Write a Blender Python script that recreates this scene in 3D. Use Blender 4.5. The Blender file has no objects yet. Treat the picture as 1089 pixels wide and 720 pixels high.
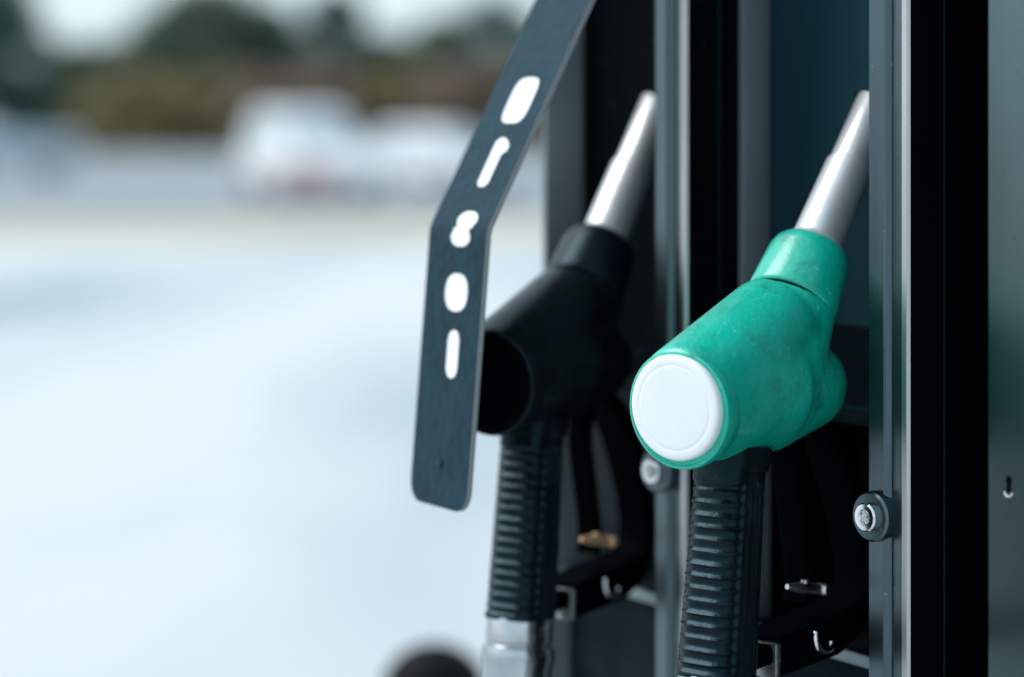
import bpy, bmesh, math, random
from mathutils import Vector, Matrix, Quaternion, noise

scene = bpy.context.scene
COL = scene.collection
R = math.radians

# ------------------------------------------------------------------ camera
CAM_H = 1.25
FPX = 85.0 / 36.0 * 1089.0          # focal length in photograph pixels
HORIZON = 145.0                     # row of the horizon in the photograph
cam_d = bpy.data.cameras.new("camera")
cam_d.lens = 85.0
cam_d.sensor_width = 36.0
cam_d.sensor_fit = 'HORIZONTAL'
cam_d.shift_y = -(360.0 - HORIZON) / 1089.0
cam_d.clip_start = 0.05
cam_d.clip_end = 5000.0
cam_d.dof.use_dof = True
cam_d.dof.focus_distance = 1.295
cam_d.dof.aperture_fstop = 2.9
cam = bpy.data.objects.new("camera", cam_d)
cam.location = (0, 0, CAM_H)
cam.rotation_euler = (R(90), 0, 0)
COL.objects.link(cam)
scene.camera = cam

# ------------------------------------------------------------------ sky, sun, exposure
SUN_AZ = R(284)      # clockwise from +Y (the view direction): to the left
SUN_EL = R(52)
world = bpy.data.worlds.new("World")
scene.world = world
world.use_nodes = True
wn = world.node_tree
wn.nodes.clear()
w_out = wn.nodes.new('ShaderNodeOutputWorld')
w_bg = wn.nodes.new('ShaderNodeBackground')
w_sky = wn.nodes.new('ShaderNodeTexSky')
w_sky.sky_type = 'NISHITA'
w_sky.sun_disc = False
w_sky.sun_elevation = SUN_EL
w_sky.sun_rotation = SUN_AZ
w_sky.air_density = 1.0
w_sky.dust_density = 3.0
w_sky.ozone_density = 1.2
w_hs = wn.nodes.new('ShaderNodeHueSaturation')
w_hs.inputs['Saturation'].default_value = 0.7
w_bg.inputs['Strength'].default_value = 0.13
wn.links.new(w_sky.outputs[0], w_hs.inputs['Color'])
# thin even cloud: most of the sky is one pale veil
w_mix = wn.nodes.new('ShaderNodeMix')
w_mix.data_type = 'RGBA'
w_mix.inputs['Factor'].default_value = 0.6
w_mix.inputs[7].default_value = (4.35, 5.6, 6.15, 1)
wn.links.new(w_hs.outputs[0], w_mix.inputs[6])
wn.links.new(w_mix.outputs[2], w_bg.inputs['Color'])
wn.links.new(w_bg.outputs[0], w_out.inputs['Surface'])

sun_d = bpy.data.lights.new("sun", 'SUN')
sun_d.energy = 1.35
sun_d.angle = R(40)
sun_d.color = (1.0, 0.995, 0.985)
sun = bpy.data.objects.new("sun", sun_d)
to_sun = Vector((math.sin(SUN_AZ) * math.cos(SUN_EL), math.cos(SUN_AZ) * math.cos(SUN_EL), math.sin(SUN_EL)))
sun.rotation_euler = to_sun.to_track_quat('Z', 'Y').to_euler()
sun.location = to_sun * 20
COL.objects.link(sun)

scene.view_settings.view_transform = 'Standard'
scene.view_settings.look = 'None'
scene.view_settings.exposure = 0.70
scene.view_settings.gamma = 1.0
scene.view_settings.use_curve_mapping = False
try:
    scene.cycles.max_bounces = 8
    scene.cycles.use_denoising = True
except Exception:
    pass

# ------------------------------------------------------------------ materials
TEAL = (0.35, 0.78, 1.0)
def mat(name, color, rough=0.5, metal=0.0, spec=0.5, coat=0.0, tint=None):
    m = bpy.data.materials.new(name)
    m.use_nodes = True
    b = m.node_tree.nodes['Principled BSDF']
    b.inputs['Base Color'].default_value = (*color, 1)
    b.inputs['Roughness'].default_value = rough
    b.inputs['Metallic'].default_value = metal
    b.inputs['Specular IOR Level'].default_value = spec
    b.inputs['Coat Weight'].default_value = coat
    if tint: b.inputs['Specular Tint'].default_value = (*tint, 1)
    return m

def noise_mat(name, c1, c2, scale=20.0, rough=(0.4, 0.6), metal=0.0, spec=0.5, stretch=(1, 1, 1), bump=0.0, shift=(0, 0, 0),
              bump_scale=None, lo=0.35, hi=0.65, detail=5.0, tint=None, specks=None):
    """two colours mixed by noise in object space, roughness and relief from the same noise"""
    m = mat(name, c1, rough[0], metal, spec, tint=tint)
    nt = m.node_tree
    b = nt.nodes['Principled BSDF']
    tc = nt.nodes.new('ShaderNodeTexCoord')
    mp = nt.nodes.new('ShaderNodeMapping')
    mp.inputs['Scale'].default_value = stretch
    mp.inputs['Location'].default_value = shift
    nz = nt.nodes.new('ShaderNodeTexNoise')
    nz.inputs['Scale'].default_value = scale
    nz.inputs['Detail'].default_value = detail
    nt.links.new(tc.outputs['Object'], mp.inputs['Vector'])
    nt.links.new(mp.outputs[0], nz.inputs['Vector'])
    ramp = nt.nodes.new('ShaderNodeValToRGB')
    ramp.color_ramp.elements[0].position = lo
    ramp.color_ramp.elements[1].position = hi
    ramp.color_ramp.elements[0].color = (*c1, 1)
    ramp.color_ramp.elements[1].color = (*c2, 1)
    nt.links.new(nz.outputs['Fac'], ramp.inputs['Fac'])
    src = ramp.outputs[0]
    if specks:                                   # (scale, threshold, colour): dust, pits and small scratches
        sn = nt.nodes.new('ShaderNodeTexNoise')
        sn.inputs['Scale'].default_value = specks[0]
        sn.inputs['Detail'].default_value = 2
        nt.links.new(tc.outputs['Object'], sn.inputs['Vector'])
        sr = nt.nodes.new('ShaderNodeMapRange')
        sr.inputs['From Min'].default_value = specks[1]
        sr.inputs['From Max'].default_value = specks[1] + 0.05
        nt.links.new(sn.outputs['Fac'], sr.inputs['Value'])
        mx = nt.nodes.new('ShaderNodeMix')
        mx.data_type = 'RGBA'
        nt.links.new(sr.outputs[0], mx.inputs['Factor'])
        nt.links.new(src, mx.inputs[6])
        mx.inputs[7].default_value = (*specks[2], 1)
        src = mx.outputs[2]
    nt.links.new(src, b.inputs['Base Color'])
    mr = nt.nodes.new('ShaderNodeMapRange')
    mr.inputs['From Min'].default_value = 0.3
    mr.inputs['From Max'].default_value = 0.7
    mr.inputs['To Min'].default_value = rough[0]
    mr.inputs['To Max'].default_value = rough[1]
    nt.links.new(nz.outputs['Fac'], mr.inputs['Value'])
    nt.links.new(mr.outputs[0], b.inputs['Roughness'])
    if bump > 0:
        nz2 = nt.nodes.new('ShaderNodeTexNoise')
        nz2.inputs['Scale'].default_value = bump_scale or scale * 4
        nz2.inputs['Detail'].default_value = 4
        nt.links.new(mp.outputs[0], nz2.inputs['Vector'])
        bp = nt.nodes.new('ShaderNodeBump')
        bp.inputs['Strength'].default_value = bump
        bp.inputs['Distance'].default_value = 0.002
        nt.links.new(nz2.outputs['Fac'], bp.inputs['Height'])
        nt.links.new(bp.outputs[0], b.inputs['Normal'])
    return m

def green_plastic():
    """moulded green plastic: faded scuffs, dark grime, fine scratches, orange-peel relief"""
    m = mat('green_plastic', (0.0, 0.3, 0.2), 0.38)
    nt = m.node_tree
    b = nt.nodes['Principled BSDF']
    tc = nt.nodes.new('ShaderNodeTexCoord')
    L = nt.links.new
    def nz(scale, detail=5, stretch=None, dist=0.0):
        n = nt.nodes.new('ShaderNodeTexNoise')
        n.inputs['Scale'].default_value = scale
        n.inputs['Detail'].default_value = detail
        n.inputs['Roughness'].default_value = 0.62
        n.inputs['Distortion'].default_value = dist
        if stretch:
            mp = nt.nodes.new('ShaderNodeMapping')
            mp.inputs['Scale'].default_value = stretch
            mp.inputs['Rotation'].default_value = (0.2, 0.5, 0.3)
            L(tc.outputs['Object'], mp.inputs['Vector'])
            L(mp.outputs[0], n.inputs['Vector'])
        else:
            L(tc.outputs['Object'], n.inputs['Vector'])
        return n
    def ramp(src, p0, p1, c0=0.0, c1=1.0):
        r = nt.nodes.new('ShaderNodeMapRange')
        r.inputs['From Min'].default_value = p0
        r.inputs['From Max'].default_value = p1
        r.inputs['To Min'].default_value = c0
        r.inputs['To Max'].default_value = c1
        L(src, r.inputs['Value'])
        return r.outputs[0]
    def mix(fac, a, c):
        x = nt.nodes.new('ShaderNodeMix')
        x.data_type = 'RGBA'
        L(fac, x.inputs['Factor'])
        if isinstance(a, tuple): x.inputs[6].default_value = (*a, 1)
        else: L(a, x.inputs[6])
        x.inputs[7].default_value = (*c, 1)
        return x.outputs[2]
    base = mix(ramp(nz(28, 4).outputs['Fac'], 0.35, 0.65), (0.0, 0.40, 0.275), (0.001, 0.49, 0.355))
    grime = mix(ramp(nz(48, 12, dist=0.3).outputs['Fac'], 0.54, 0.74, 0, 0.55), base, (0.004, 0.075, 0.06))
    specks = mix(ramp(nz(150, 3).outputs['Fac'], 0.70, 0.76, 0, 0.6), grime, (0.01, 0.05, 0.045))
    # scuff lines: thin bands of a distorted wave
    sc = nz(24, 3, (1, 1, 0.35), 1.2)
    ab = nt.nodes.new('ShaderNodeMath'); ab.operation = 'SUBTRACT'
    L(sc.outputs['Fac'], ab.inputs[0]); ab.inputs[1].default_value = 0.5
    ab2 = nt.nodes.new('ShaderNodeMath'); ab2.operation = 'ABSOLUTE'
    L(ab.outputs[0], ab2.inputs[0])
    line = ramp(ab2.outputs[0], 0.0, 0.008, 1.0, 0.0)
    gate = ramp(nz(17, 2).outputs['Fac'], 0.42, 0.55, 0.0, 0.55)
    mu = nt.nodes.new('ShaderNodeMath'); mu.operation = 'MULTIPLY'
    L(line, mu.inputs[0]); L(gate, mu.inputs[1])
    scuffed = mix(mu.outputs[0], specks, (0.10, 0.52, 0.42))
    fin = mix(ramp(nz(230, 2).outputs['Fac'], 0.69, 0.73, 0, 0.6), scuffed, (0.22, 0.62, 0.53))
    L(fin, b.inputs['Base Color'])
    L(ramp(nz(60, 5).outputs['Fac'], 0.3, 0.7, 0.26, 0.46), b.inputs['Roughness'])
    b.inputs['Coat Weight'].default_value = 0.5
    b.inputs['Coat Roughness'].default_value = 0.22
    bp = nt.nodes.new('ShaderNodeBump')
    bp.inputs['Strength'].default_value = 0.4
    bp.inputs['Distance'].default_value = 0.0015
    L(nz(190, 3).outputs['Fac'], bp.inputs['Height'])
    L(bp.outputs[0], b.inputs['Normal'])
    return m

SH = (20.0, 38.0, 0)
M = {}
M['green'] = green_plastic()
M['black_plastic'] = noise_mat('black_plastic', (0.003, 0.006, 0.008), (0.006, 0.010, 0.012), 30, (0.24, 0.36), spec=0.22, tint=TEAL, bump=0.15, bump_scale=200)
M['black_rubber'] = noise_mat('black_rubber', (0.003, 0.006, 0.008), (0.006, 0.010, 0.012), 60, (0.24, 0.34), spec=0.26, tint=TEAL, bump=0.2, bump_scale=260)
M['white_cap'] = noise_mat('white_cap', (0.86, 0.86, 0.86), (0.83, 0.835, 0.84), 40, (0.35, 0.5), bump=0.05)
M['spout_metal'] = noise_mat('spout_metal', (0.74, 0.76, 0.77), (0.60, 0.62, 0.63), 70, (0.30, 0.44), metal=0.55, stretch=(1, 1, 0.4), bump=0.04)
M['swivel_metal'] = noise_mat('swivel_metal', (0.55, 0.57, 0.59), (0.42, 0.44, 0.46), 40, (0.16, 0.26), metal=1.0, bump=0.04)
M['chrome'] = mat('chrome', (0.78, 0.79, 0.8), 0.14, 1.0)
M['worn_steel'] = noise_mat('worn_steel', (0.6, 0.6, 0.6), (0.35, 0.35, 0.34), 120, (0.25, 0.45), metal=1.0)
M['dull_steel'] = noise_mat('dull_steel', (0.16, 0.19, 0.2), (0.1, 0.12, 0.13), 200, (0.4, 0.55), metal=1.0)
M['warm_glint_metal'] = noise_mat('warm_glint_metal', (0.80, 0.50, 0.30), (0.62, 0.38, 0.22), 120, (0.4, 0.55), metal=0.4)  # the latch's warm reflection is put into its base colour
M['aluminium'] = noise_mat('anodised_aluminium', (0.085, 0.12, 0.14), (0.14, 0.18, 0.20), 14, (0.26, 0.42), metal=1.0, stretch=(1, 1, 0.06), bump=0.05, bump_scale=300, specks=(380, 0.705, (0.27, 0.30, 0.32)))
M['bright_edge'] = noise_mat('aluminium_edge_highlight', (0.56, 0.55, 0.56), (0.46, 0.46, 0.47), 60, (0.3, 0.42), metal=1.0, stretch=(1, 1, 0.1))  # highlight along the post's lip is put into this lighter metal
M['dark_frame'] = noise_mat('black_frame', (0.0010, 0.002, 0.0025), (0.002, 0.0035, 0.004), 25, (0.6, 0.75), spec=0.02, tint=TEAL, stretch=(1, 1, 0.2), specks=(260, 0.70, (0.02, 0.025, 0.028)))
M['matt_black'] = mat('matt_black', (0.002, 0.0025, 0.003), 0.8, spec=0.03)
M['slate_panel'] = noise_mat('slate_painted_panel', (0.007, 0.027, 0.037), (0.012, 0.036, 0.048), 9, (0.4, 0.58), spec=0.12, tint=TEAL, stretch=(1, 1, 0.25), bump=0.06, bump_scale=400)
M['side_metal'] = noise_mat('side_metal', (0.20, 0.245, 0.265), (0.25, 0.295, 0.315), 12, (0.4, 0.55), metal=0.5, stretch=(1, 1, 0.1))
M['brushed'] = noise_mat('brushed_steel', (0.08, 0.125, 0.135), (0.12, 0.165, 0.175), 10, (0.28, 0.42), metal=1.0, stretch=(1, 1, 0.12), bump=0.04, bump_scale=500, specks=(300, 0.70, (0.03, 0.05, 0.055)))
M['holster'] = noise_mat('holster_plastic', (0.003, 0.006, 0.008), (0.006, 0.009, 0.012), 40, (0.4, 0.55), spec=0.05, tint=TEAL, bump=0.1)
M['shelf'] = noise_mat('shelf_metal', (0.004, 0.009, 0.011), (0.009, 0.015, 0.018), 30, (0.5, 0.65), spec=0.025, tint=TEAL)
M['strap'] = noise_mat('dark_blue_coating', (0.003, 0.020, 0.030), (0.006, 0.030, 0.044), 45, (0.32, 0.40), spec=0.14, tint=(0.12, 0.62, 0.95), bump=0.35, bump_scale=140)
M['strap_edge'] = mat('strap_cut_edge', (0.30, 0.29, 0.30), 0.4)
M['white_paint'] = mat('white_marking_paint', (0.82, 0.82, 0.82), 0.5)
M['concrete'] = noise_mat('forecourt_concrete', (0.26, 0.325, 0.37), (0.53, 0.545, 0.55), 0.40, (0.5, 0.75), bump=0.1, bump_scale=8, lo=0.34, hi=0.58, detail=3, stretch=(1, 0.28, 1), shift=SH)  # soft bluish ground shade is put into the darker noise colour
M['verge'] = noise_mat('dry_verge_grass', (0.40, 0.375, 0.28), (0.46, 0.43, 0.34), 0.3, (0.8, 0.95), spec=0.1)
M['asphalt'] = noise_mat('pale_worn_asphalt', (0.19, 0.215, 0.24), (0.25, 0.275, 0.30), 0.06, (0.55, 0.8), bump=0.1, bump_scale=10)
M['grass'] = noise_mat('rough_grass', (0.05, 0.07, 0.025), (0.10, 0.10, 0.04), 0.2, (0.8, 0.95), spec=0.1)
M['kerb'] = noise_mat('island_concrete', (0.3, 0.31, 0.31), (0.4, 0.4, 0.39), 4, (0.6, 0.8), bump=0.2)
M['leaf_dark'] = noise_mat('dark_evergreen_leaves', (0.03, 0.085, 0.07), (0.055, 0.12, 0.09), 0.7, (0.55, 0.75), spec=0.25)
M['leaf_green'] = noise_mat('green_leaves', (0.075, 0.125, 0.08), (0.12, 0.165, 0.10), 0.5, (0.55, 0.75), spec=0.25)
M['leaf_olive'] = noise_mat('olive_leaves', (0.26, 0.22, 0.11), (0.34, 0.28, 0.15), 0.5, (0.6, 0.8), spec=0.2)
M['leaf_brown'] = noise_mat('russet_leaves', (0.24, 0.175, 0.13), (0.30, 0.22, 0.165), 0.5, (0.6, 0.8), spec=0.2)
M['bark'] = noise_mat('bark', (0.05, 0.04, 0.032), (0.09, 0.075, 0.06), 6, (0.8, 0.95), stretch=(1, 1, 0.2))
M['car_white'] = mat('white_car_paint', (0.82, 0.84, 0.86), 0.3, coat=0.6)
M['car_silver'] = mat('silver_blue_car_paint', (0.38, 0.45, 0.52), 0.3, 0.3, coat=0.6)
M['car_grey'] = mat('grey_car_paint', (0.2, 0.22, 0.25), 0.3, 0.3, coat=0.6)
M['car_glass'] = mat('car_glass', (0.36, 0.42, 0.47), 0.08, spec=0.9)  # sky reflection is put into the pale base colour
M['tyre'] = mat('tyre_rubber', (0.012, 0.012, 0.013), 0.8)
M['rim'] = mat('wheel_rim', (0.5, 0.5, 0.52), 0.3, 0.9)
M['tail_red'] = mat('tail_light_red', (0.5, 0.03, 0.03), 0.2)
M['head_clear'] = mat('head_light_clear', (0.7, 0.7, 0.7), 0.1)
M['red_plastic'] = noise_mat('red_barrier_plastic', (0.50, 0.29, 0.29), (0.56, 0.34, 0.33), 3, (0.4, 0.6))
M['lever_plastic'] = mat('lever_plastic', (0.0010, 0.0018, 0.0025), 0.7, spec=0.01, tint=TEAL)
M['bollard'] = noise_mat('bollard_black_rubber', (0.002, 0.003, 0.004), (0.004, 0.006, 0.007), 20, (0.5, 0.65), spec=0.08)

# ------------------------------------------------------------------ mesh helpers
def new_obj(name, me, material=None, parent=None):
    o = bpy.data.objects.new(name, me)
    COL.objects.link(o)
    if material is not None:
        if isinstance(material, (list, tuple)):
            for k in material: me.materials.append(k)
        else:
            me.materials.append(material)
    if parent is not None: o.parent = parent
    return o

def from_bm(name, bm, material=None, parent=None, smooth=False, sharp=35):
    me = bpy.data.meshes.new(name)
    bmesh.ops.recalc_face_normals(bm, faces=bm.faces)
    if smooth:
        for f in bm.faces: f.smooth = True
        for e in bm.edges:
            if len(e.link_faces) == 2 and e.calc_face_angle(0) > R(sharp): e.smooth = False
    bm.to_mesh(me)
    bm.free()
    return new_obj(name, me, material, parent)

def empty(name, loc=(0, 0, 0), rotz=0.0):
    o = bpy.data.objects.new(name, None)
    o.empty_display_size = 0.1
    o.location = loc
    o.rotation_euler = (0, 0, rotz)
    COL.objects.link(o)
    return o

def tag(o, label, cat, group=None):
    o['label'] = label
    o['category'] = cat
    if group: o['group'] = group
    return o

def add_box(bm, x0, x1, y0, y1, z0, z1, bevel=0.0, seg=2):
    g = bmesh.ops.create_cube(bm, size=1.0)
    vs = g['verts']
    for v in vs:
        v.co = Vector((x0 + (v.co.x + 0.5) * (x1 - x0), y0 + (v.co.y + 0.5) * (y1 - y0), z0 + (v.co.z + 0.5) * (z1 - z0)))
    if bevel > 0:
        es = list({e for v in vs for e in v.link_edges})
        bmesh.ops.bevel(bm, geom=es, offset=bevel, segments=seg, affect='EDGES', profile=0.5)

def box_obj(name, b, material, parent=None, bevel=0.0, smooth=True):
    bm = bmesh.new()
    add_box(bm, *b, bevel=bevel)
    return from_bm(name, bm, material, parent, smooth)

def frame_of(d):
    d = Vector(d).normalized()
    ref = Vector((0, 1, 0)) if abs(d.y) < 0.9 else Vector((1, 0, 0))
    e1 = ref.cross(d).normalized()
    return d, e1, d.cross(e1).normalized()

def add_lathe(bm, origin, axis, prof, n=40, caps=True):
    """profile of (distance along the axis, radius)"""
    o = Vector(origin)
    d, e1, e2 = frame_of(axis)
    rings = []
    for s, r in prof:
        rings.append([bm.verts.new(o + d * s + (e1 * math.cos(2 * math.pi * k / n) + e2 * math.sin(2 * math.pi * k / n)) * r) for k in range(n)])
    for a, b in zip(rings, rings[1:]):
        for k in range(n):
            bm.faces.new((a[k], a[(k + 1) % n], b[(k + 1) % n], b[k]))
    if caps:
        bm.faces.new(rings[0][::-1])
        bm.faces.new(rings[-1])

def lathe_obj(name, origin, axis, prof, material, parent=None, n=40, sharp=35):
    bm = bmesh.new()
    add_lathe(bm, origin, axis, prof, n)
    return from_bm(name, bm, material, parent, True, sharp)

def catmull(pts, sub=8):
    P = [Vector(p) for p in pts]
    out = []
    for i in range(len(P) - 1):
        p0, p1, p2, p3 = P[max(i - 1, 0)], P[i], P[i + 1], P[min(i + 2, len(P) - 1)]
        for k in range(sub):
            t = k / sub
            out.append(0.5 * ((2 * p1) + (p2 - p0) * t + (2 * p0 - 5 * p1 + 4 * p2 - p3) * t * t + (-p0 + 3 * p1 - 3 * p2 + p3) * t ** 3))
    out.append(P[-1])
    return out

def add_tube(bm, pts, radii, n=12, section=None):
    """tube along points; section = list of (y, x) offsets overrides the circle"""
    if not isinstance(radii, (list, tuple)): radii = [radii] * len(pts)
    prev = None
    rings = []
    for i, p in enumerate(pts):
        d = (pts[min(i + 1, len(pts) - 1)] - pts[max(i - 1, 0)]).normalized()
        if prev is None:
            ref = Vector((0, 1, 0)) if abs(d.y) < 0.9 else Vector((1, 0, 0))
            e1 = (ref - d * ref.dot(d)).normalized()
        else:
            e1 = (prev - d * prev.dot(d)).normalized()
        prev = e1
        e2 = d.cross(e1)
        if section:
            rings.append([bm.verts.new(p + e1 * a * radii[i] + e2 * b * radii[i]) for a, b in section])
        else:
            rings.append([bm.verts.new(p + (e1 * math.cos(2 * math.pi * k / n) + e2 * math.sin(2 * math.pi * k / n)) * radii[i]) for k in range(n)])
    m = len(rings[0])
    for a, b in zip(rings, rings[1:]):
        for k in range(m):
            bm.faces.new((a[k], a[(k + 1) % m], b[(k + 1) % m], b[k]))
    bm.faces.new(rings[0][::-1])
    bm.faces.new(rings[-1])

def rounded_section(w, h, r, n=4):
    s = []
    for cx, cy, a0 in ((w / 2 - r, h / 2 - r, 0), (-w / 2 + r, h / 2 - r, 90), (-w / 2 + r, -h / 2 + r, 180), (w / 2 - r, -h / 2 + r, 270)):
        for k in range(n + 1):
            a = R(a0 + 90 * k / n)
            s.append((cx + r * math.cos(a), cy + r * math.sin(a)))
    return s

def add_sheet(bm, poly, z):
    bm.faces.new([bm.verts.new((x, y, z)) for x, y in poly])

def remeshed(name, bm, voxel, smooth_it, material, parent):
    """several overlapping closed shapes fused into one continuous skin"""
    me = bpy.data.meshes.new('raw')
    bmesh.ops.recalc_face_normals(bm, faces=bm.faces)
    bm.to_mesh(me)
    bm.free()
    tmp = bpy.data.objects.new('raw', me)
    COL.objects.link(tmp)
    r = tmp.modifiers.new('r', 'REMESH')
    r.mode = 'VOXEL'
    r.voxel_size = voxel
    r.use_smooth_shade = True
    s = tmp.modifiers.new('s', 'SMOOTH')
    s.factor = 0.5
    s.iterations = smooth_it
    dg = bpy.context.evaluated_depsgraph_get()
    out = bpy.data.meshes.new_from_object(tmp.evaluated_get(dg))
    bpy.data.objects.remove(tmp)
    bpy.data.meshes.remove(me)
    out.name = name
    out.materials.clear()
    for p in out.polygons: p.use_smooth = True
    return new_obj(name, out, material, parent)

# ------------------------------------------------------------------ the setting: ground
def structure(name, poly, z, material):
    bm = bmesh.new()
    add_sheet(bm, poly, z)
    o = from_bm(name, bm, material)
    o['kind'] = 'structure'
    return o

structure('ground', [(-2500, -400), (2500, -400), (2500, 4000), (-2500, 4000)], -0.012, M['grass'])
structure('car_park', [(-140, 35), (140, 35), (140, 172), (-140, 172)], -0.008, M['asphalt'])
structure('verge', [(-140, 27.0), (140, 30.5), (140, 36.0), (-140, 37.0)], -0.004, M['verge'])
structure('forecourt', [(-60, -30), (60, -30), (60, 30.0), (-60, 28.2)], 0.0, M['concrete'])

# ------------------------------------------------------------------ the dispenser's own frame
# t runs along the dispenser's face away from the camera, p points out of the face, z is height
TH = R(30.4)
P0 = Vector((0.2104, 1.285, 0))
U = Vector((-math.sin(TH), math.cos(TH), 0))
N = Vector((-math.cos(TH), -math.sin(TH), 0))
PITCH = 0.208
disp = empty('fuel_dispenser', P0, math.atan2(N.y, N.x))
# local axes of the empty: x = p (out of the face), y = z cross x  = -t
tag(disp, 'dark fuel dispenser with aluminium posts between its nozzle bays', 'fuel dispenser')
def D(t, p, z): return P0 + U * t + N * p + Vector((0, 0, z))
def dbox(name, t0, t1, q0, q1, z0, z1, material, parent=disp, bevel=0.0):
    """q = depth behind the face"""
    return box_obj(name, (-q1, -q0, -t1, -t0, z0, z1), material, parent, bevel)

# island under the dispenser
isl = box_obj('pump_island', (-0.95, 0.30, -1.9, 0.9, 0.0, 0.13), M['kerb'], None, 0.02)
isl.location = P0
isl.rotation_euler = (0, 0, math.atan2(N.y, N.x))
isl['kind'] = 'structure'

Z0, ZS, ZT = 0.13, 0.953, 1.52     # island top, shelf height, underside of the header
TE = 0.418                          # far end of the dispenser
dbox('cabinet', -0.75, TE - 0.004, 0.135, 0.60, Z0 + 0.06, 2.05, M['dark_frame'])
dbox('plinth', -0.73, TE - 0.02, 0.06, 0.58, Z0, Z0 + 0.058, M['matt_black'])
dbox('header', -0.75, TE + 0.002, 0.004, 0.133, ZT, 2.05, M['slate_panel'], bevel=0.006)
dbox('lower_door', -0.75, TE - 0.004, 0.044, 0.133, Z0 + 0.062, ZS - 0.004, M['shelf'], bevel=0.003)

def post(t0):
    """extruded aluminium post: bright lip, sunk channel, flat face, dark flank"""
    w = 0.034
    prof = [  # (t, q) outline seen from above
        (0.0, 0.0245), (0.0, 0.0018), (0.0012, 0.0), (0.0050, 0.0), (0.0062, 0.0026), (0.0175, 0.0034), (0.0192, 0.0006),
        (0.0205, 0.0), (0.0325, 0.0), (w, 0.0016), (w, 0.0245)]
    z0, z1 = ZS - 0.35, ZT - 0.002
    bm = bmesh.new()
    bot = [bm.verts.new((-q, -(t0 + t), z0)) for t, q in prof]
    top = [bm.verts.new((-q, -(t0 + t), z1)) for t, q in prof]
    n = len(prof)
    for i in range(n):
        f = bm.faces.new((bot[i], bot[(i + 1) % n], top[(i + 1) % n], top[i]))
        if i in (0, n - 1): f.material_index = 1  # shade on the post's sides is put into black faces
        elif i in (1, 2, 3): f.material_index = 2
    bm.faces.new(bot[::-1]); bm.faces.new(top)
    o = from_bm('post', bm, [M['aluminium'], M['dark_frame'], M['bright_edge']], disp)
    # dark inner flank behind the post, with its fine joint
    f = dbox('post_flank', t0 + 0.0012, t0 + 0.032, 0.0247, 0.134, ZS + 0.001, z1, M['matt_black'], o)
    dbox('flank_edge', t0 - 0.0004, t0 + 0.0012, 0.0246, 0.0254, ZS + 0.001, z1, M['slate_panel'], o)
    # screw boss and socket screw at the post's far edge
    zc = CAM_H - (548 - HORIZON) / FPX * 1.31
    d = Vector((1, 0.10, 0.0)).normalized()
    c = Vector((-0.0005, -(t0 + 0.0265), zc))
    lathe_obj('screw_boss', c, d, [(-0.003, 0.0140), (0.0045, 0.0136), (0.0058, 0.0124), (0.006, 0.0085)], M['aluminium'], o, 36)
    sc = lathe_obj('screw', c + d * 0.0058, d, [(0, 0.0078), (0.0030, 0.0078), (0.0040, 0.0070), (0.0042, 0.0046), (0.0022, 0.0036)], M['chrome'], o, 32, 25)
    bm = bmesh.new()
    _, e1, e2 = frame_of(d)
    for ang in (35, 125):
        a = e1 * math.cos(R(ang)) + e2 * math.sin(R(ang))
        bcol = e1 * -math.sin(R(ang)) + e2 * math.cos(R(ang))
        pts = [c + d * 0.0082 - a * 0.0038, c + d * 0.0082 + a * 0.0038]
        add_tube(bm, pts, 0.0011, 6)
    from_bm('screw_slot', bm, M['worn_steel'], sc)
    return o
post(0.0)
post(PITCH)

def divider(t, q0, q1):
    return dbox('divider_plate', t - 0.004, t, q0, q1, ZS + 0.001, ZT - 0.002, M['side_metal'], disp, 0.0006)
divider(PITCH - 0.0005, 0.039, 0.0605)
dbox('side_panel', TE - 0.003, TE + 0.001, 0.026, 0.60, Z0 + 0.062, 2.04, M['side_metal'], disp, 0.0008)

def back_panel(ta, tb, q, hole, material):
    """sheet with an opening for the spout: hole = (t0, t1, z0, z1)"""
    bm = bmesh.new()
    h0, h1, z0, z1 = hole
    za, zb = CAM_H - 0.165, ZT - 0.002
    ts = [ta, h0, h1, tb]; zs = [za, z0, z1, zb]
    grid = {}
    for i, t in enumerate(ts):
        for j, z in enumerate(zs):
            for k in (0, 1):
                grid[i, j, k] = bm.verts.new((-(q + 0.002 * k), -t, z))
    for i in range(3):
        for j in range(3):
            if (i, j) == (1, 1): continue
            for k in (0, 1):
                bm.faces.new((grid[i, j, k], grid[i + 1, j, k], grid[i + 1, j + 1, k], grid[i, j + 1, k]))
    for (i, j), (i2, j2) in (((1, 1), (2, 1)), ((2, 1), (2, 2)), ((2, 2), (1, 2)), ((1, 2), (1, 1)), ((0, 0), (3, 0)), ((0, 3), (3, 3))):
        if i == 0 and i2 == 3:
            for a in range(3):
                bm.faces.new((grid[a, j, 0], grid[a + 1, j, 0], grid[a + 1, j, 1], grid[a, j, 1]))
        else:
            bm.faces.new((grid[i, j, 0], grid[i2, j2, 0], grid[i2, j2, 1], grid[i, j, 1]))
    return from_bm('back_panel', bm, material, disp)
NOZ_Z = CAM_H - (250 - HORIZON) / FPX * 1.37
HX, HY = 0.626, 0.780     # horizontal direction in which the nozzle points into its bay

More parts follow.
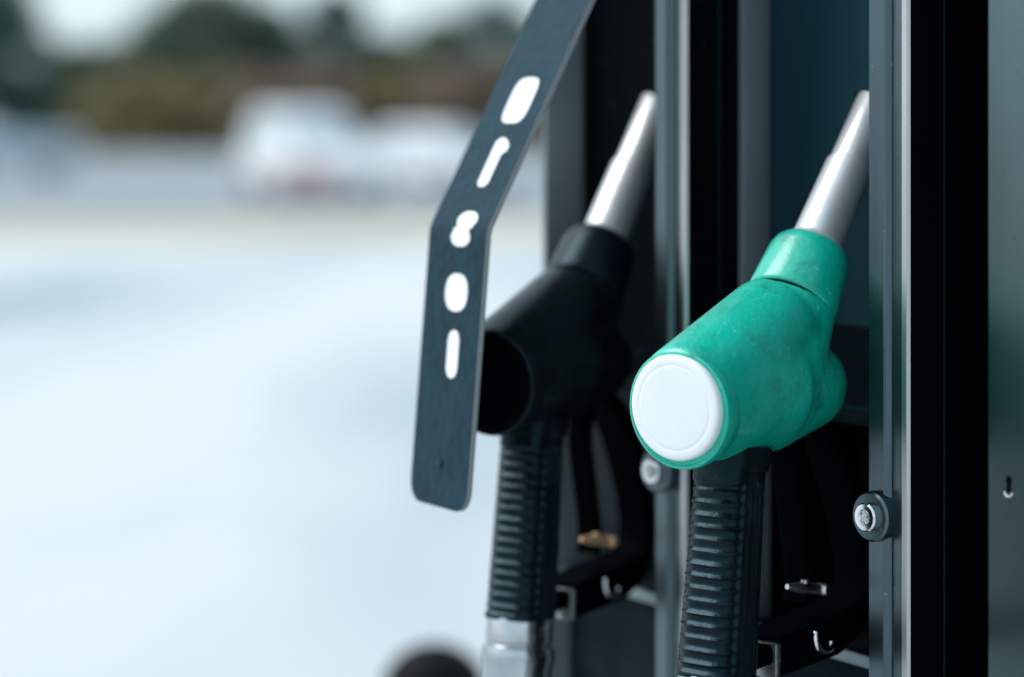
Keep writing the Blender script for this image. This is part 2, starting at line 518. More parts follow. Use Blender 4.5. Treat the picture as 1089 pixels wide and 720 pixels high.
base1 = Vector((0.1753, 1.37, NOZ_Z))
YAW = math.atan2(-HY, -HX)
base2 = base1 + U * PITCH + Vector((-0.008, 0, -0.0035))
YAW2 = YAW + R(6.5)
SPOUT_DIR = Vector((-0.643, 0, 0.766))     # in the nozzle's own axes
SPOUT_BASE = Vector((0.0085, 0, -0.0085))    # centre of the collar's mouth
def hole_for(base, yaw, q):
    rot = Matrix.Rotation(yaw, 3, 'Z')
    o, d = base + rot @ SPOUT_BASE - P0, rot @ SPOUT_DIR
    k = (-q - o.dot(N)) / d.dot(N)
    c = o + d * k
    t = c.dot(U)
    return (t - 0.0195, t + 0.0125, c.z - 0.027, c.z + 0.019)
back_panel(0.0345, PITCH - 0.005, 0.0610, hole_for(base1, YAW, 0.061), M['slate_panel'])
back_panel(PITCH + 0.0345, TE - 0.004, 0.0555, hole_for(base2, YAW2, 0.0555), M['dark_frame'])  # far bay's shade is put into a blacker panel colour
# near bay: brushed steel cladding with a small key slot
pn = dbox('brushed_panel', -0.74, -0.063, 0.0, 0.0025, ZS - 0.30, ZT - 0.002, M['brushed'], disp, 0.0008)
dbox('panel_return', -0.74, -0.0645, 0.0027, 0.132, ZS - 0.002, ZT - 0.002, M['matt_black'], pn)
def key_slot(t, z):
    bm = bmesh.new()
    add_lathe(bm, (-0.0002, -t, z + 0.0022), (1, 0, 0), [(-0.001, 0.0022), (0.0003, 0.0022)], 20)
    add_box(bm, -0.0012, 0.0001, -t - 0.0016, -t + 0.0016, z - 0.0042, z + 0.001)
    o = from_bm('key_slot', bm, M['matt_black'], pn)
    bm = bmesh.new()
    pts = [Vector((0.0003, -t + 0.0028 * math.cos(R(a)), z - 0.004 + 0.0022 * math.sin(R(a)))) for a in range(180, 361, 20)]
    add_tube(bm, pts, 0.0005, 6)
    from_bm('slot_rim', bm, M['chrome'], o)
key_slot(-0.0785, CAM_H - (515 - HORIZON) / FPX * 1.2177)

def holster(t0, t1, qf):
    """black moulded nozzle rest: sloping top, ledge, screws"""
    bm = bmesh.new()
    zt, zb = CAM_H - 0.088, CAM_H - 0.160
    side = [(qf, zb), (qf, zt - 0.022), (qf + 0.008, zt - 0.014), (qf + 0.032, zt + 0.010), (0.131, zt + 0.010), (0.131, zb)]
    A = [bm.verts.new((-q, -t0, z)) for q, z in side]
    B = [bm.verts.new((-q, -t1, z)) for q, z in side]
    n = len(side)
    for i in range(n): bm.faces.new((A[i], A[(i + 1) % n], B[(i + 1) % n], B[i]))
    bm.faces.new(A[::-1]); bm.faces.new(B)
    bmesh.ops.bevel(bm, geom=list(bm.edges), offset=0.002, segments=2, affect='EDGES')
    o = from_bm('holster', bm, M['holster'], disp, True)
    box_obj('ledge', (-0.131, -(qf - 0.006), -t1 + 0.004, -t0 - 0.004, zb - 0.009, zb - 0.0005), M['holster'], o, 0.003)
    for t in (t0 + 0.018, t1 - 0.02):
        lathe_obj('screw', (-qf, -t, CAM_H - 0.1262), (1, 0, 0), [(-0.001, 0.0055), (0.0016, 0.0055), (0.0024, 0.0044), (0.0024, 0.0024), (0.001, 0.002)], M['dull_steel'], o, 24)
        lathe_obj('screw_washer', (-qf, -t, CAM_H - 0.1262), (1, 0, 0), [(-0.001, 0.0085), (0.0008, 0.0085), (0.0009, 0.0060)], M['matt_black'], o, 24)
    return o
holster(0.060, 0.196, 0.060)
holster(PITCH + 0.060, PITCH + 0.196, 0.060)

def shelf(t0, t1):
    o = dbox('shelf', t0, t1, 0.040, 0.134, ZS - 0.0035, ZS, M['shelf'], disp, 0.001)
    dbox('shelf_lip', t0, t1, 0.0385, 0.0415, ZS - 0.006, ZS + 0.0012, M['side_metal'], o, 0.001)
    return o
shelf(0.0345, PITCH - 0.005)
shelf(PITCH + 0.0345, TE - 0.004)

# ------------------------------------------------------------------ nozzles
def nozzle(loc, yaw, body_mat, cap_mat, latch_mat, label):
    """local axes: x out of the bay, y to the side, z up; origin where the spout leaves the collar"""
    root = empty('fuel_nozzle', loc, yaw)
    tag(root, label, 'fuel nozzle', 'fuel nozzles hung in the dispenser')
    T, S0 = SPOUT_DIR, SPOUT_BASE
    cb = S0 - T * 0.038
    # --- body: fused from tapered pieces
    bm = bmesh.new()
    def cone(p, q, r0, r1, n=36, rounded=True):
        p, q = Vector(p), Vector(q)
        d = q - p
        L = d.length
        prof = []
        if rounded:
            prof += [(-r0 * 0.95, r0 * 0.25), (-r0 * 0.75, r0 * 0.66), (-r0 * 0.4, r0 * 0.92)]
        prof += [(0, r0), (L, r1)]
        if rounded:
            prof += [(L + r1 * 0.4, r1 * 0.92), (L + r1 * 0.75, r1 * 0.66), (L + r1 * 0.95, r1 * 0.25)]
        add_lathe(bm, p, d, prof, n)
    cone((0.1415, 0, -0.0850), (0.060, 0, -0.0800), 0.0305, 0.0335, rounded=False)   # barrel behind the cap
    cone((0.136, 0, -0.0820), (0.048, 0, -0.0460), 0.0290, 0.0275, rounded=False)                   # shoulder rising to the collar
    cone((0.066, 0, -0.0780), (0.022, 0, -0.0830), 0.0320, 0.0265)                   # rear bulge over the lever hinge
    cone((0.054, 0, -0.0930), (0.024, 0, -0.0880), 0.0230, 0.0220)
    cone((0.052, 0, -0.0700), cb + T * 0.004, 0.0295, 0.0253, rounded=False)                     # neck
    cone((0.110, 0, -0.0930), (0.056, 0, -0.0930), 0.0240, 0.0240)                   # flat underside
    remeshed('body', bm, 0.0018, 36, body_mat, root)
    # --- rim ring and cap
    cd = Vector((1, 0, -0.035)).normalized()
    cc = Vector((0.1400, 0, -0.0850))
    rc = cc + Vector((0, 0.0004, -0.0012))
    lathe_obj('cap_ring', rc, cd, [(-0.012, 0.0300), (-0.004, 0.0316), (0.0, 0.0318), (0.0022, 0.0312), (0.0030, 0.0300), (0.0014, 0.0290)], body_mat, root, 56)
    lathe_obj('cap', cc, cd, [(0.0, 0.0279), (0.0040, 0.0279), (0.0052, 0.0272), (0.0056, 0.0262), (0.0057, 0.0225), (0.00562, 0.0222), (0.00575, 0.0219), (0.0058, 0.0205), (0.0060, 0.010), (0.0060, 0.0006)], cap_mat, root, 64, 60)
    # --- collar sleeve round the spout's base
    col = lathe_obj('collar', cb, T, [(-0.0005, 0.0236), (0.0, 0.0250), (0.0012, 0.0256), (0.004, 0.0256), (0.030, 0.0240), (0.0350, 0.0226), (0.0378, 0.0204), (0.0382, 0.0150)], body_mat, root, 48, 60)
    lathe_obj('collar_groove', cb, T, [(-0.0016, 0.0244), (0.0002, 0.0244)], M['matt_black'], col, 48)
    # --- spout with ferrule, sleeve step and slimmer tip
    sp = lathe_obj('spout', S0, T, [(-0.006, 0.0152), (0.004, 0.0152), (0.008, 0.0147), (0.060, 0.0138), (0.0615, 0.0124), (0.130, 0.0118), (0.132, 0.0108), (0.130, 0.0100), (0.10, 0.0098)], M['spout_metal'], root, 40, 30)
    lathe_obj('ferrule', S0, T, [(-0.004, 0.0178), (0.0022, 0.0178), (0.0038, 0.0168), (0.0042, 0.0145)], M['spout_metal'], sp, 40)
    # --- ribbed grip
    g0, g1 = Vector((0.0925, 0, -0.1140)), Vector((0.1070, 0, -0.2325))
    ax = (g1 - g0)
    Lg = ax.length
    ad = ax.normalized()
    e_out = Vector((0, 1, 0)).cross(ad).normalized()
    if e_out.x < 0: e_out = -e_out
    e_side = Vector((0, 1, 0))
    bm = bmesh.new()
    pitch = 0.00645
    nseg = 10
    nring = int((Lg - 0.010) / pitch) * nseg
    NA = 96
    rings = []
    for i in range(nring + 1):
        s = 0.006 + (Lg - 0.008) * i / nring
        f = s / Lg
        hx = 0.0168 + 0.0028 * f            # half depth
        hy = 0.0170 + 0.0020 * f            # half width
        ph = (s / pitch) % 1.0
        rib = 1.0 - max(0.0, math.sin(ph * math.pi)) ** 0.8     # narrow ridges, hollow between
        edge = min(1.0, max(0.0, (s - 0.014) / 0.003)) * min(1.0, max(0.0, (Lg - 0.004 - s) / 0.003))
        ring = []
        for k in range(NA):
            a = 2 * math.pi * k / NA
            ca, sa = math.cos(a), math.sin(a)
            ex = 0.62
            x = hx * math.copysign(abs(ca) ** ex, ca)
            y = hy * math.copysign(abs(sa) ** ex, sa)
            da = abs(math.degrees(math.atan2(sa, ca)))       # 0 = outward
            m = 1.0 if da < 66 else max(0.0, 1 - (da - 66) / 4)
            dep = 0.0021 * (1 - rib) * m * edge
            if da > 76:                                       # long grooves on the flanks
                for gd in (92, 112, 134):
                    dep += 0.0013 * max(0.0, 1 - abs(da - gd) / 5.0) * edge
            sc = 1 - dep / math.hypot(x, y)
            # rib lines sag a little towards the outside
            ring.append(bm.verts.new(g0 + ad * (s + 0.0012 * math.cos(a) * m) + e_out * x * sc + e_side * y * sc))
        rings.append(ring)
    for a, b in zip(rings, rings[1:]):
        for k in range(NA): bm.faces.new((a[k], a[(k + 1) % NA], b[(k + 1) % NA], b[k]))
    bm.faces.new(rings[0][::-1]); bm.faces.new(rings[-1])
    grip = from_bm('grip', bm, M['black_rubber'], root, True, 60)
    # plain throat between body and grip
    bm = bmesh.new()
    sec = rounded_section(0.036, 0.035, 0.010, 4)
    add_tube(bm, [g0 + ad * -0.004, g0 + ad * 0.002, g0 + ad * 0.0085], [1.06, 1.06, 1.0], section=sec)
    from_bm('grip_throat', bm, M['black_plastic'], grip, True, 50)
    # --- swivel and hose
    sw = lathe_obj('swivel', g1 - ad * 0.002, ad, [(0, 0.0196), (0.0025, 0.0202), (0.014, 0.0202), (0.0150, 0.0196), (0.0165, 0.0196), (0.0175, 0.0216), (0.0205, 0.0222), (0.026, 0.0222), (0.029, 0.0212), (0.052, 0.0208), (0.060, 0.0180)], M['swivel_metal'], root, 44, 28)
    hp = catmull([g1 + ad * 0.050, g1 + ad * 0.09, (0.126, 0, -0.50), (0.130, 0, -0.68), (0.105, 0, -0.79), (0.055, 0, -0.79), (0.026, 0, -0.71), (-0.004, 0, -0.655), (-0.026, 0, -0.645)], 8)
    bm = bmesh.new()
    add_tube(bm, hp, 0.0135, 16)
    from_bm('hose', bm, M['black_rubber'], root, True, 60)
    # --- lever guard: from the rear bulge down and back to the grip's foot
    bm = bmesh.new()
    sec = rounded_section(0.026, 0.011, 0.004, 3)
    gp = catmull([(0.020, 0, -0.104), (-0.006, 0, -0.122), (-0.028, 0, -0.160), (-0.038, 0, -0.196), (-0.024, 0, -0.216), (0.020, 0, -0.221), (0.060, 0, -0.224), (0.096, 0, -0.226)], 7)
    add_tube(bm, gp, 1.0, section=sec)
    guard = from_bm('lever_guard', bm, M['lever_plastic'], root, True, 50)
    # deeper foot of the guard
    bm = bmesh.new()
    A = [(-0.030, -0.209), (-0.026, -0.226), (0.000, -0.2355), (0.066, -0.2375), (0.066, -0.2165), (0.010, -0.2130)]
    va = [bm.verts.new((x, -0.0145, z)) for x, z in A]
    vb = [bm.verts.new((x, 0.0145, z)) for x, z in A]
    for i in range(len(A)): bm.faces.new((va[i], va[(i + 1) % len(A)], vb[(i + 1) % len(A)], vb[i]))
    bm.faces.new(va[::-1]); bm.faces.new(vb)
    bmesh.ops.bevel(bm, geom=list(bm.edges), offset=0.002, segments=2, affect='EDGES')
    from_bm('guard_foot', bm, M['lever_plastic'], guard, True, 40)
    # steel shackle on the guard's foot
    bm = bmesh.new()
    sp_ = []
    for a_ in range(-20, 196, 12):
        x_, z_ = 0.0088 * math.cos(R(a_)), -0.0062 * math.sin(R(a_))
        sp_.append(Vector((0.024 + x_ * 0.94 - z_ * 0.34, 0.0158 + 0.0012 * math.sin(R(a_)), -0.2235 + z_ * 0.94 + x_ * 0.34)))
    add_tube(bm, sp_, [0.0014 + 0.0010 * abs(math.cos(R(a_))) for a_ in range(-20, 196, 12)], 10)
    from_bm('shackle', bm, M['chrome'], guard, True, 60)
    box_obj('clamp', (0.0655, 0.0705, -0.0135, 0.0150, -0.2375, -0.2185), M['worn_steel'], guard, 0.0012)
    # --- lever and its latch
    bm = bmesh.new()
    sec = rounded_section(0.016, 0.007, 0.0028, 3)
    lp = catmull([(0.030, 0, -0.108), (0.036, 0, -0.130), (0.030, 0, -0.160), (0.024, 0, -0.190), (0.026, 0, -0.204)], 6)
    add_tube(bm, lp, 1.0, section=sec)
    lev = from_bm('lever', bm, M['lever_plastic'], root, True, 50)
    bm = bmesh.new()
    add_tube(bm, [Vector((0.052, 0.010, -0.1905)), Vector((0.044, 0.011, -0.192)), Vector((0.034, 0.012, -0.1935)), Vector((0.020, 0.013, -0.1965))], [0.0016, 0.0030, 0.0034, 0.0026], 8)
    add_lathe(bm, (0.021, 0.013, -0.1960), (0, 1, 0), [(-0.003, 0.0036), (0.003, 0.0036), (0.0042, 0.0026)], 16)
    add_lathe(bm, (0.037, 0.012, -0.1915), (0, 0, 1), [(-0.001, 0.0024), (0.0030, 0.0022)], 12)
    from_bm('latch', bm, latch_mat, lev, True, 50)
    return root

nozzle(base1, YAW, M['green'], M['white_cap'], M['worn_steel'],
       'green petrol nozzle with white round cap and ribbed black grip')
nozzle(base2, YAW2, M['black_plastic'], M['lever_plastic'], M['warm_glint_metal'],
       'black nozzle behind the hanging strap, with silver swivel under its grip')

# ------------------------------------------------------------------ hanging strap
def strap():
    root = empty('hanging_strap', D(0.241, 0.1436, 1.196) + Vector((0.0035, 0, 0)), math.atan2(N.y, N.x))
    # local: x out of the face, y = -t, z up ; origin at the bend's centre
    tag(root, 'bent dark blue strap with white marks hanging before the black nozzle', 'strap')
    th = 0.0034
    HWb, HWt = 0.0345, 0.0330
    up_dir = Vector((-0.0740, 0, 0.1400)).normalized()
    dn_dir = Vector((0.0138, 0, -0.1600)).normalized()
    L_up, L_dn = 0.300, 0.163
    up_n = Vector((up_dir.z, 0, -up_dir.x))
    dn_n = Vector((-dn_dir.z, 0, dn_dir.x))
    def pt(s, y, off=0.0):
        """s along the strap from the bend (up positive), y across, off out of its face"""
        # small bend radius
        rb = 0.0025
        f = min(1.0, max(0.0, (s + rb) / (2 * rb)))
        nn = (dn_n * (1 - f) + up_n * f).normalized()
        c = up_dir * s if s > 0 else dn_dir * (-s)
        if abs(s) < rb:
            c = c + (up_n + dn_n).normalized() * -0.0004 * (1 - abs(s) / rb)
        return c + Vector((0, y, 0)) + nn * off
    bm = bmesh.new()
    rows = []
    r = 0.013
    ss = [-L_dn + r * (1 - math.cos(R(a))) for a in range(0, 91, 15)]
    k = 12
    ss += [-L_dn + r + (L_dn - r - 0.006) * i / k for i in range(1, k + 1)] + [-0.0025, -0.001, 0, 0.001, 0.0025, 0.006]
    ss += [0.006 + (L_up - 0.006) * i / 14 for i in range(1, 15)]
    for s in ss:
        hw = HWb if s < 0 else HWb + (HWt - HWb) * min(1, s / 0.2)
        if s < -L_dn + r:
            c = (-L_dn + r - s) / r
            hw = hw - r * (1 - math.sqrt(max(0, 1 - c * c)))
        rows.append([bm.verts.new(pt(s, -hw, 0)), bm.verts.new(pt(s, hw, 0)), bm.verts.new(pt(s, hw, -th)), bm.verts.new(pt(s, -hw, -th))])
    for a, b in zip(rows, rows[1:]):
        for j in range(4):
            f = bm.faces.new((a[j], a[(j + 1) % 4], b[(j + 1) % 4], b[j]))
            if j in (1, 3): f.material_index = 1
    bm.faces.new(rows[0][::-1]); bm.faces.new(rows[-1])
    pl = from_bm('plate', bm, [M['strap'], M['strap_edge']], root, True, 30)
    bv = pl.modifiers.new('b', 'BEVEL'); bv.width = 0.0005; bv.segments = 2; bv.limit_method = 'ANGLE'
    def mark(outline, sub=True):
        """outline of (s, y); filled shape 0.5 mm proud that follows the bend"""
        bm = bmesh.new()
        n = len(outline)
        smin, smax = min(p[0] for p in outline), max(p[0] for p in outline)
        cy = sum(p[1] for p in outline) / n
        # horizontal slices so that the shape can bend
        def span(s):
            ys = []
            for i in range(n):
                (s0, y0), (s1, y1) = outline[i], outline[(i + 1) % n]
                if (s0 <= s < s1) or (s1 <= s < s0): ys.append(y0 + (y1 - y0) * (s - s0) / (s1 - s0))
            return (min(ys), max(ys)) if len(ys) >= 2 else (cy, cy)
        K = 40
        prev = None
        for i in range(K + 1):
            s = smin + (smax - smin) * (0.004 + 0.992 * i / K)
            a, b = span(s)
            row = [bm.verts.new(pt(s, a, 0.0006)), bm.verts.new(pt(s, b, 0.0006)), bm.verts.new(pt(s, b, 0.0)), bm.verts.new(pt(s, a, 0.0))]
            if prev:
                for j in range(4): bm.faces.new((prev[j], prev[(j + 1) % 4], row[(j + 1) % 4], row[j]))
            prev = row
        return from_bm('white_mark', bm, M['white_paint'], root)
    def stadium(sc, yc, L, W, n=10):
        r = W / 2
        o = []
        for kk in range(n + 1):
            a = R(180 * kk / n)
            o.append((sc + L / 2 - r + r * math.sin(a), yc + r * math.cos(a)))
        for kk in range(n + 1):
            a = R(180 + 180 * kk / n)
            o.append((sc - L / 2 + r + r * math.sin(a), yc + r * math.cos(a)))
        return o
    def ellipse(sc, yc, L, W, n=36, pw=0.85):
        o = []
        for kk in range(n):
            a = 2 * math.pi * kk / n
            o.append((sc + L / 2 * math.copysign(abs(math.sin(a)) ** pw, math.sin(a)), yc + W / 2 * math.copysign(abs(math.cos(a)) ** pw, math.cos(a))))
        return o
    Y0 = 0.006     # marks sit near the strap's middle
    mark(stadium(-0.0735, Y0, 0.0285, 0.0132))
    mark(ellipse(-0.0375, Y0 - 0.001, 0.0225, 0.0265))
    # figure of eight across the bend
    e8r, e8l = [], []
    for kk in range(41):
        sv = -0.0128 + 0.0262 * kk / 40
        lo = max(0.0, 1 - ((sv + 0.0062) / 0.0068) ** 2) ** 0.5
        up = max(0.0, 1 - ((sv - 0.0066) / 0.0070) ** 2) ** 0.5
        w = 0.0132 * max(lo, up, 0.80 if -0.006 < sv < 0.006 else 0.0)
        c = Y0 + (0.0022 if sv > 0.0004 else -0.0012)
        e8r.append((sv, c + w)); e8l.append((sv, c - w))
    e8 = e8r + e8l[::-1]
    e8 = [(a_ * 0.84, Y0 + (b_ - Y0) * 0.86) for a_, b_ in e8]
    mark(e8)
    # bar with a flag
    bar = [(0.0300, Y0 - 0.0075), (0.0272, Y0 - 0.0035), (0.0272, Y0 + 0.0035), (0.0300, Y0 + 0.0075), (0.0490, Y0 + 0.0075), (0.0510, Y0 + 0.0130),
           (0.0545, Y0 + 0.0135), (0.0585, Y0 + 0.0075), (0.0600, Y0 + 0.0015), (0.0600, Y0 - 0.0025), (0.0575, Y0 - 0.0075)]
    bar = [(a_, Y0 + (b_ - Y0) * 0.82) for a_, b_ in bar]
    mark(bar)
    big = []
    for kk in range(48):
        a = 2 * math.pi * kk / 48
        big.append((0.0850 + 0.0155 * math.copysign(abs(math.sin(a)) ** 0.55, math.sin(a)), Y0 + 0.0136 * math.copysign(abs(math.cos(a)) ** 0.55, math.cos(a))))
    mark(big)
    # rivet low on the strap, and the fixing screws at the header
    lathe_obj('rivet', pt(-0.138, 0.0, -0.0005), dn_n, [(0, 0.0034), (0.0009, 0.0032), (0.0013, 0.0016), (0.0014, 0.0003)], M['strap'], root, 20, 60)
    return root
strap()

# ------------------------------------------------------------------ bollard beyond the dispenser
def bollard():
    Y = 2.7
    X = (462 - 544.5) / FPX * Y
    ztop = CAM_H - (684 - HORIZON) / FPX * Y
    root = empty('bollard', (X, Y, 0.13))
    tag(root, 'black domed bollard standing beyond the end of the dispenser', 'bollard')
    h = ztop - 0.13
    r = 0.060
    prof = [(0.016, r), (h - r * 0.9, r)] + [(h - r * 0.9 + r * 0.9 * math.sin(R(a)), max(0.0008, r * math.cos(R(a)))) for a in range(10, 91, 10)]
    lathe_obj('column', (0, 0, 0), (0, 0, 1), prof, M['bollard'], root, 40, 60)
    lathe_obj('base_flange', (0, 0, 0), (0, 0, 1), [(0, 0.10), (0.012, 0.10), (0.015, 0.095)], M['worn_steel'], root, 40)
bollard()

# ------------------------------------------------------------------ cars in the car park
def car(px, Y, rotz, paint, kind, label):
    """local x = forward, y = left, z up"""
    X = (px - 544.5) / FPX * Y
    root = empty('parked_car' if kind != 'van' else 'parked_van', (X, Y, -0.008), rotz)
    tag(root, label, 'van' if kind == 'van' else 'car', 'cars standing in the car park')
    if kind == 'van':
        L, W, H = 4.4, 1.80, 1.82
        belt = 1.02
        low = [(-2.2, 0.34), (-2.2, 0.9), (-2.16, belt), (1.35, belt), (2.02, 0.86), (2.18, 0.70), (2.2, 0.34)]
        roof = [(-2.12, belt), (-1.98, 1.70), (-1.80, H), (0.15, H), (0.50, 1.74), (1.38, belt)]
    else:
        L, W, H = 4.2, 1.74, 1.46
        belt = 0.92
        low = [(-2.08, 0.32), (-2.1, 0.72), (-2.02, belt), (1.0, belt), (1.85, 0.76), (2.08, 0.60), (2.1, 0.32)]
        roof = [(-2.0, belt), (-1.45, 1.36), (-1.15, H), (0.0, H), (0.25, 1.41), (1.05, belt)]
    def slab(prof, w0, w1, name, material, parent, bev=0.05):
        bm = bmesh.new()
        zmin = min(z for _, z in prof); zmax = max(z for _, z in prof)
        def hw(z): return w0 + (w1 - w0) * (z - zmin) / (zmax - zmin)
        A = [bm.verts.new((x, -hw(z), z)) for x, z in prof]
        B = [bm.verts.new((x, hw(z), z)) for x, z in prof]
        n = len(prof)
        for i in range(n): bm.faces.new((A[i], A[(i + 1) % n], B[(i + 1) % n], B[i]))
        bm.faces.new(A[::-1]); bm.faces.new(B)
        bmesh.ops.bevel(bm, geom=list(bm.edges), offset=bev, segments=3, affect='EDGES')
        return from_bm(name, bm, material, parent, True, 40)
    slab(low, W / 2, W / 2 - 0.02, 'body', paint, root, 0.06)
    cab = slab(roof, W / 2 - 0.07, W / 2 - 0.24, 'cabin', paint, root, 0.06)
    def hwz(z): return (W / 2 - 0.07) + (-0.17) * (z - belt) / (H - belt)
    zc0, zc1 = belt + 0.08, H - 0.12
    # side windows, two a side, and the screens
    xr0 = roof[0][0] + 0.32; xf1 = roof[-1][0] - 0.36
    xm = (xr0 + xf1) / 2 - 0.1
    for sgn in (-1, 1):
        for (xa, xb, ca, cb) in ((xr0, xm - 0.05, 0.22, 0.0), (xm + 0.05, xf1, 0.0, -0.52 if kind != 'van' else -0.48)):
            bm = bmesh.new()
            vs = [bm.verts.new((xa, sgn * (hwz(zc0) + 0.012), zc0)), bm.verts.new((xb, sgn * (hwz(zc0) + 0.012), zc0)),
                  bm.verts.new((xb + cb, sgn * (hwz(zc1) + 0.012), zc1)), bm.verts.new((xa + ca, sgn * (hwz(zc1) + 0.012), zc1))]
            bm.faces.new(vs)
            g = bmesh.ops.extrude_face_region(bm, geom=list(bm.faces))
            for v in g['geom']:
                if isinstance(v, bmesh.types.BMVert): v.co.y -= sgn * 0.03
            from_bm('side_window', bm, M['car_glass'], cab)
    def screen(p0, p1, nm, out):
        bm = bmesh.new()
        (xa, za), (xb, zb) = p0, p1
        d = Vector((xb - xa, 0, zb - za)).normalized()
        nn = Vector((d.z, 0, -d.x)) * out
        a = Vector((xa, 0, za)) + d * 0.10 + nn * 0.012
        b = Vector((xb, 0, zb)) - d * 0.08 + nn * 0.012
        vs = [bm.verts.new((a.x, -hwz(a.z) + 0.10, a.z)), bm.verts.new((a.x, hwz(a.z) - 0.10, a.z)),
              bm.verts.new((b.x, hwz(b.z) - 0.10, b.z)), bm.verts.new((b.x, -hwz(b.z) + 0.10, b.z))]
        bm.faces.new(vs)
        g = bmesh.ops.extrude_face_region(bm, geom=list(bm.faces))
        for v in g['geom']:
            if isinstance(v, bmesh.types.BMVert): v.co -= nn * 0.03
        from_bm(nm, bm, M['car_glass'], cab)
    screen(roof[0], roof[1], 'rear_screen', -1)
    screen(roof[-1], roof[-2], 'windscreen', 1)
    for sx in (-1, 1):
        for sy in (-1, 1):
            w = lathe_obj('wheel', (sx * L * 0.31, sy * (W / 2 - 0.17), 0.315), (0, sy, 0), [(0, 0.20), (0, 0.30), (0.03, 0.315), (0.17, 0.315), (0.20, 0.30), (0.20, 0.21), (0.17, 0.20)], M['tyre'], root, 28)
            lathe_obj('rim', (sx * L * 0.31, sy * (W / 2 - 0.17), 0.315), (0, sy, 0), [(0.15, 0.205), (0.185, 0.205), (0.19, 0.17), (0.17, 0.05), (0.18, 0.02)], M['rim'], w, 20)
    ends = L / 2
    for sy in (-1, 1):
        y0, y1 = sorted((sy * (W / 2 - 0.30), sy * (W / 2 - 0.03)))
        if kind == 'van': box_obj('tail_light', (-ends - 0.02, -ends + 0.10, y0, y1, 0.62, 0.98), M['tail_red'], root, 0.02)
        else: box_obj('tail_light', (-ends - 0.01, -ends + 0.14, y0, y1, 0.66, 0.82), M['tail_red'], root, 0.02)
        box_obj('headlight', (ends - 0.16, ends + 0.0, y0, y1, 0.56, 0.68), M['head_clear'], root, 0.02)
    box_obj('rear_bumper', (-ends - 0.05, -ends + 0.2, -W / 2 + 0.06, W / 2 - 0.06, 0.34, 0.54), paint, root, 0.04)
    box_obj('front_bumper', (ends - 0.2, ends + 0.05, -W / 2 + 0.06, W / 2 - 0.06, 0.34, 0.52), paint, root, 0.04)
    return root
car(325, 50, R(290), M['car_white'], 'van', 'tall white van standing in the car park, left of the strap')
car(468, 56, R(318), M['car_white'], 'car', 'low white car parked right of the tall white van')
car(8, 74, R(25), M['car_silver'], 'car', 'pale silver blue car at the left edge of the car park')
car(40, 108, R(175), M['car_grey'], 'car', 'small grey car in front of the dark tree on the left')

def barrier():
    Y = 47.5
    root = empty('road_barrier', ((328 - 544.5) / FPX * Y, Y, -0.008), R(4))
    tag(root, 'low red barrier on the ground in front of the white van', 'barrier')
    bm = bmesh.new()
    add_box(bm, -0.62, 0.62, -0.05, 0.05, 0.24, 0.72, 0.03)
    from_bm('barrier_board', bm, M['red_plastic'], root, True)
    for x in (-0.45, 0.45):
        bm = bmesh.new()
        add_box(bm, x - 0.05, x + 0.05, -0.04, 0.04, 0.05, 0.26, 0.01)
        add_box(bm, x - 0.06, x + 0.06, -0.25, 0.25, 0.0, 0.06, 0.02)
        from_bm('foot', bm, M['tyre'], root, True)
barrier()

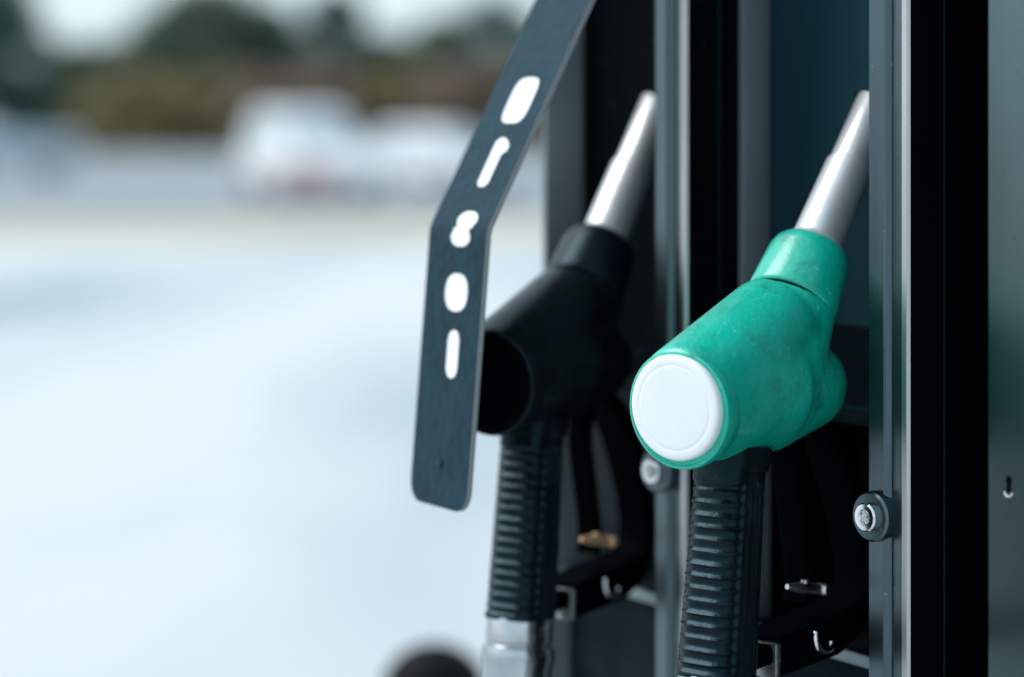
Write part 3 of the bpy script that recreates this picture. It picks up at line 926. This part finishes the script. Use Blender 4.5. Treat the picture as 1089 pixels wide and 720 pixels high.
# ------------------------------------------------------------------ trees and bushes behind the car park
def tree(px, ytop, half_px, Y, leaf, label, cat, seed, base_frac=0.12, shape='round'):
    rnd = random.Random(seed)
    X = (px - 544.5) / FPX * Y
    Hh = (CAM_H + (HORIZON - ytop) / FPX * Y) * (1.10 if cat != 'bush' else 1.05)
    W = half_px * 1.25 / FPX * Y
    nm = {'tree': 'broadleaf_tree', 'conifer': 'conifer_tree', 'bush': 'bush'}[cat]
    root = empty(nm, (X, Y, -0.012))
    tag(root, label, 'bush' if cat == 'bush' else 'tree', 'bushes and trees behind the car park')
    bm = bmesh.new()
    tr = max(0.07, Hh * 0.022)
    top = Vector((rnd.uniform(-.3, .3), rnd.uniform(-.3, .3), Hh * 0.86))
    tp = catmull([(0, 0, -0.1), (rnd.uniform(-.1, .1), rnd.uniform(-.1, .1), Hh * 0.3), (rnd.uniform(-.3, .3), 0, Hh * 0.6), top], 4)
    add_tube(bm, tp, [tr * (1 - 0.85 * i / (len(tp) - 1)) for i in range(len(tp))], 8)
    clumps = []
    ncl = 30 if cat != 'bush' else 22
    for i in range(ncl):
        f = base_frac + (1 - base_frac) * ((i + rnd.random()) / ncl)
        z = Hh * f
        if cat == 'conifer': wr = W * (1.08 - f) * 1.05
        elif cat == 'bush': wr = W * math.sqrt(max(0.06, 1 - (f * 0.97) ** 2.2))
        else:
            g = (f - base_frac) / (1 - base_frac)
            wr = W * (0.55 + 0.45 * math.sin(math.pi * min(1, g * 0.9 + 0.15))) * math.sqrt(max(0.05, 1 - g ** 3.5))
        a = rnd.uniform(0, 2 * math.pi)
        rr = wr * math.sqrt(rnd.uniform(0.05, 0.85))
        size = rnd.uniform(0.26, 0.42) * W * (0.75 if cat == 'conifer' else 1)
        zc = min(z, Hh - size * 0.6)
        c = Vector((rr * math.cos(a), rr * math.sin(a) * 0.8, max(size * 0.5, zc)))
        clumps.append((c, size))
        if i % 2 == 0:
            st = tp[min(len(tp) - 1, int(len(tp) * min(0.95, max(0.1, f * 0.75))))]
            mid = (st + c) / 2 + Vector((0, 0, -0.2))
            add_tube(bm, [st, mid, c], [tr * 0.4, tr * 0.28, tr * 0.1], 5)
    from_bm('trunk', bm, M['bark'], root, True, 80)
    verts, faces = [], []
    per = 300 if cat != 'bush' else 240
    for c, size in clumps:
        for k in range(per):
            d = Vector((rnd.gauss(0, 1), rnd.gauss(0, 1), rnd.gauss(0, 1))).normalized()
            rr = size * (rnd.random() ** 0.45)
            p = c + Vector((d.x * rr, d.y * rr, d.z * rr * 0.8))
            p.z = max(p.z, 0.05)
            nrm = (d + Vector((rnd.gauss(0, .6), rnd.gauss(0, .6), rnd.gauss(0, .6) + 0.4))).normalized()
            t1 = nrm.orthogonal().normalized()
            t1 = Quaternion(nrm, rnd.uniform(0, 6.28)) @ t1
            t2 = nrm.cross(t1)
            l = rnd.uniform(0.16, 0.34) * (W / 4.0) ** 0.4
            w = l * rnd.uniform(0.4, 0.7)
            b = len(verts)
            verts += [p - t1 * l, p + t2 * w, p + t1 * l, p - t2 * w]
            faces.append((b, b + 1, b + 2, b + 3))
    me = bpy.data.meshes.new('crown')
    me.from_pydata([tuple(v) for v in verts], [], faces)
    new_obj('crown', me, leaf, root)
    return root
tree(2, -8, 84, 176, M['leaf_dark'], 'dark conifer at the left edge of the picture', 'conifer', 1, 0.04)
tree(95, 56, 52, 184, M['leaf_green'], 'low green tree right of the dark conifer', 'tree', 3)
tree(160, 30, 58, 186, M['leaf_green'], 'mid height green tree left of the tallest tree', 'tree', 4)
tree(222, -2, 84, 190, M['leaf_green'], 'tallest broad green tree behind the car park', 'tree', 5)
tree(292, 18, 44, 194, M['leaf_dark'], 'dark tree filling the dip right of the tallest tree', 'tree', 6)
tree(350, 6, 58, 190, M['leaf_dark'], 'dark round tree rising behind the white van', 'tree', 7)
tree(415, 50, 46, 192, M['leaf_dark'], 'low dark tree where the treeline dips', 'tree', 8)
tree(468, 32, 46, 188, M['leaf_green'], 'green tree left of the strap\'s upper end', 'tree', 9)
tree(528, 12, 54, 186, M['leaf_dark'], 'dark tree half hidden behind the strap', 'tree', 10)
for i, (px, yt, hp, lf, lb) in enumerate((
        (85, 98, 50, 'leaf_olive', 'olive yellow bush next to the dark conifer'),
        (150, 82, 52, 'leaf_olive', 'larger olive yellow bush under the green trees'),
        (215, 88, 48, 'leaf_olive', 'olive bush below the tallest tree'),
        (275, 80, 48, 'leaf_brown', 'russet bush left behind the white van'),
        (345, 74, 52, 'leaf_brown', 'russet bush straight behind the white van'),
        (415, 78, 48, 'leaf_olive', 'olive bush right behind the white van'),
        (480, 72, 50, 'leaf_brown', 'russet bush behind the low white car'),
        (545, 74, 50, 'leaf_brown', 'russet bush behind the strap'))):
    tree(px, yt, hp, 176 + (i % 3) * 1.5, M[lf], lb, 'bush', 40 + i, 0.03)
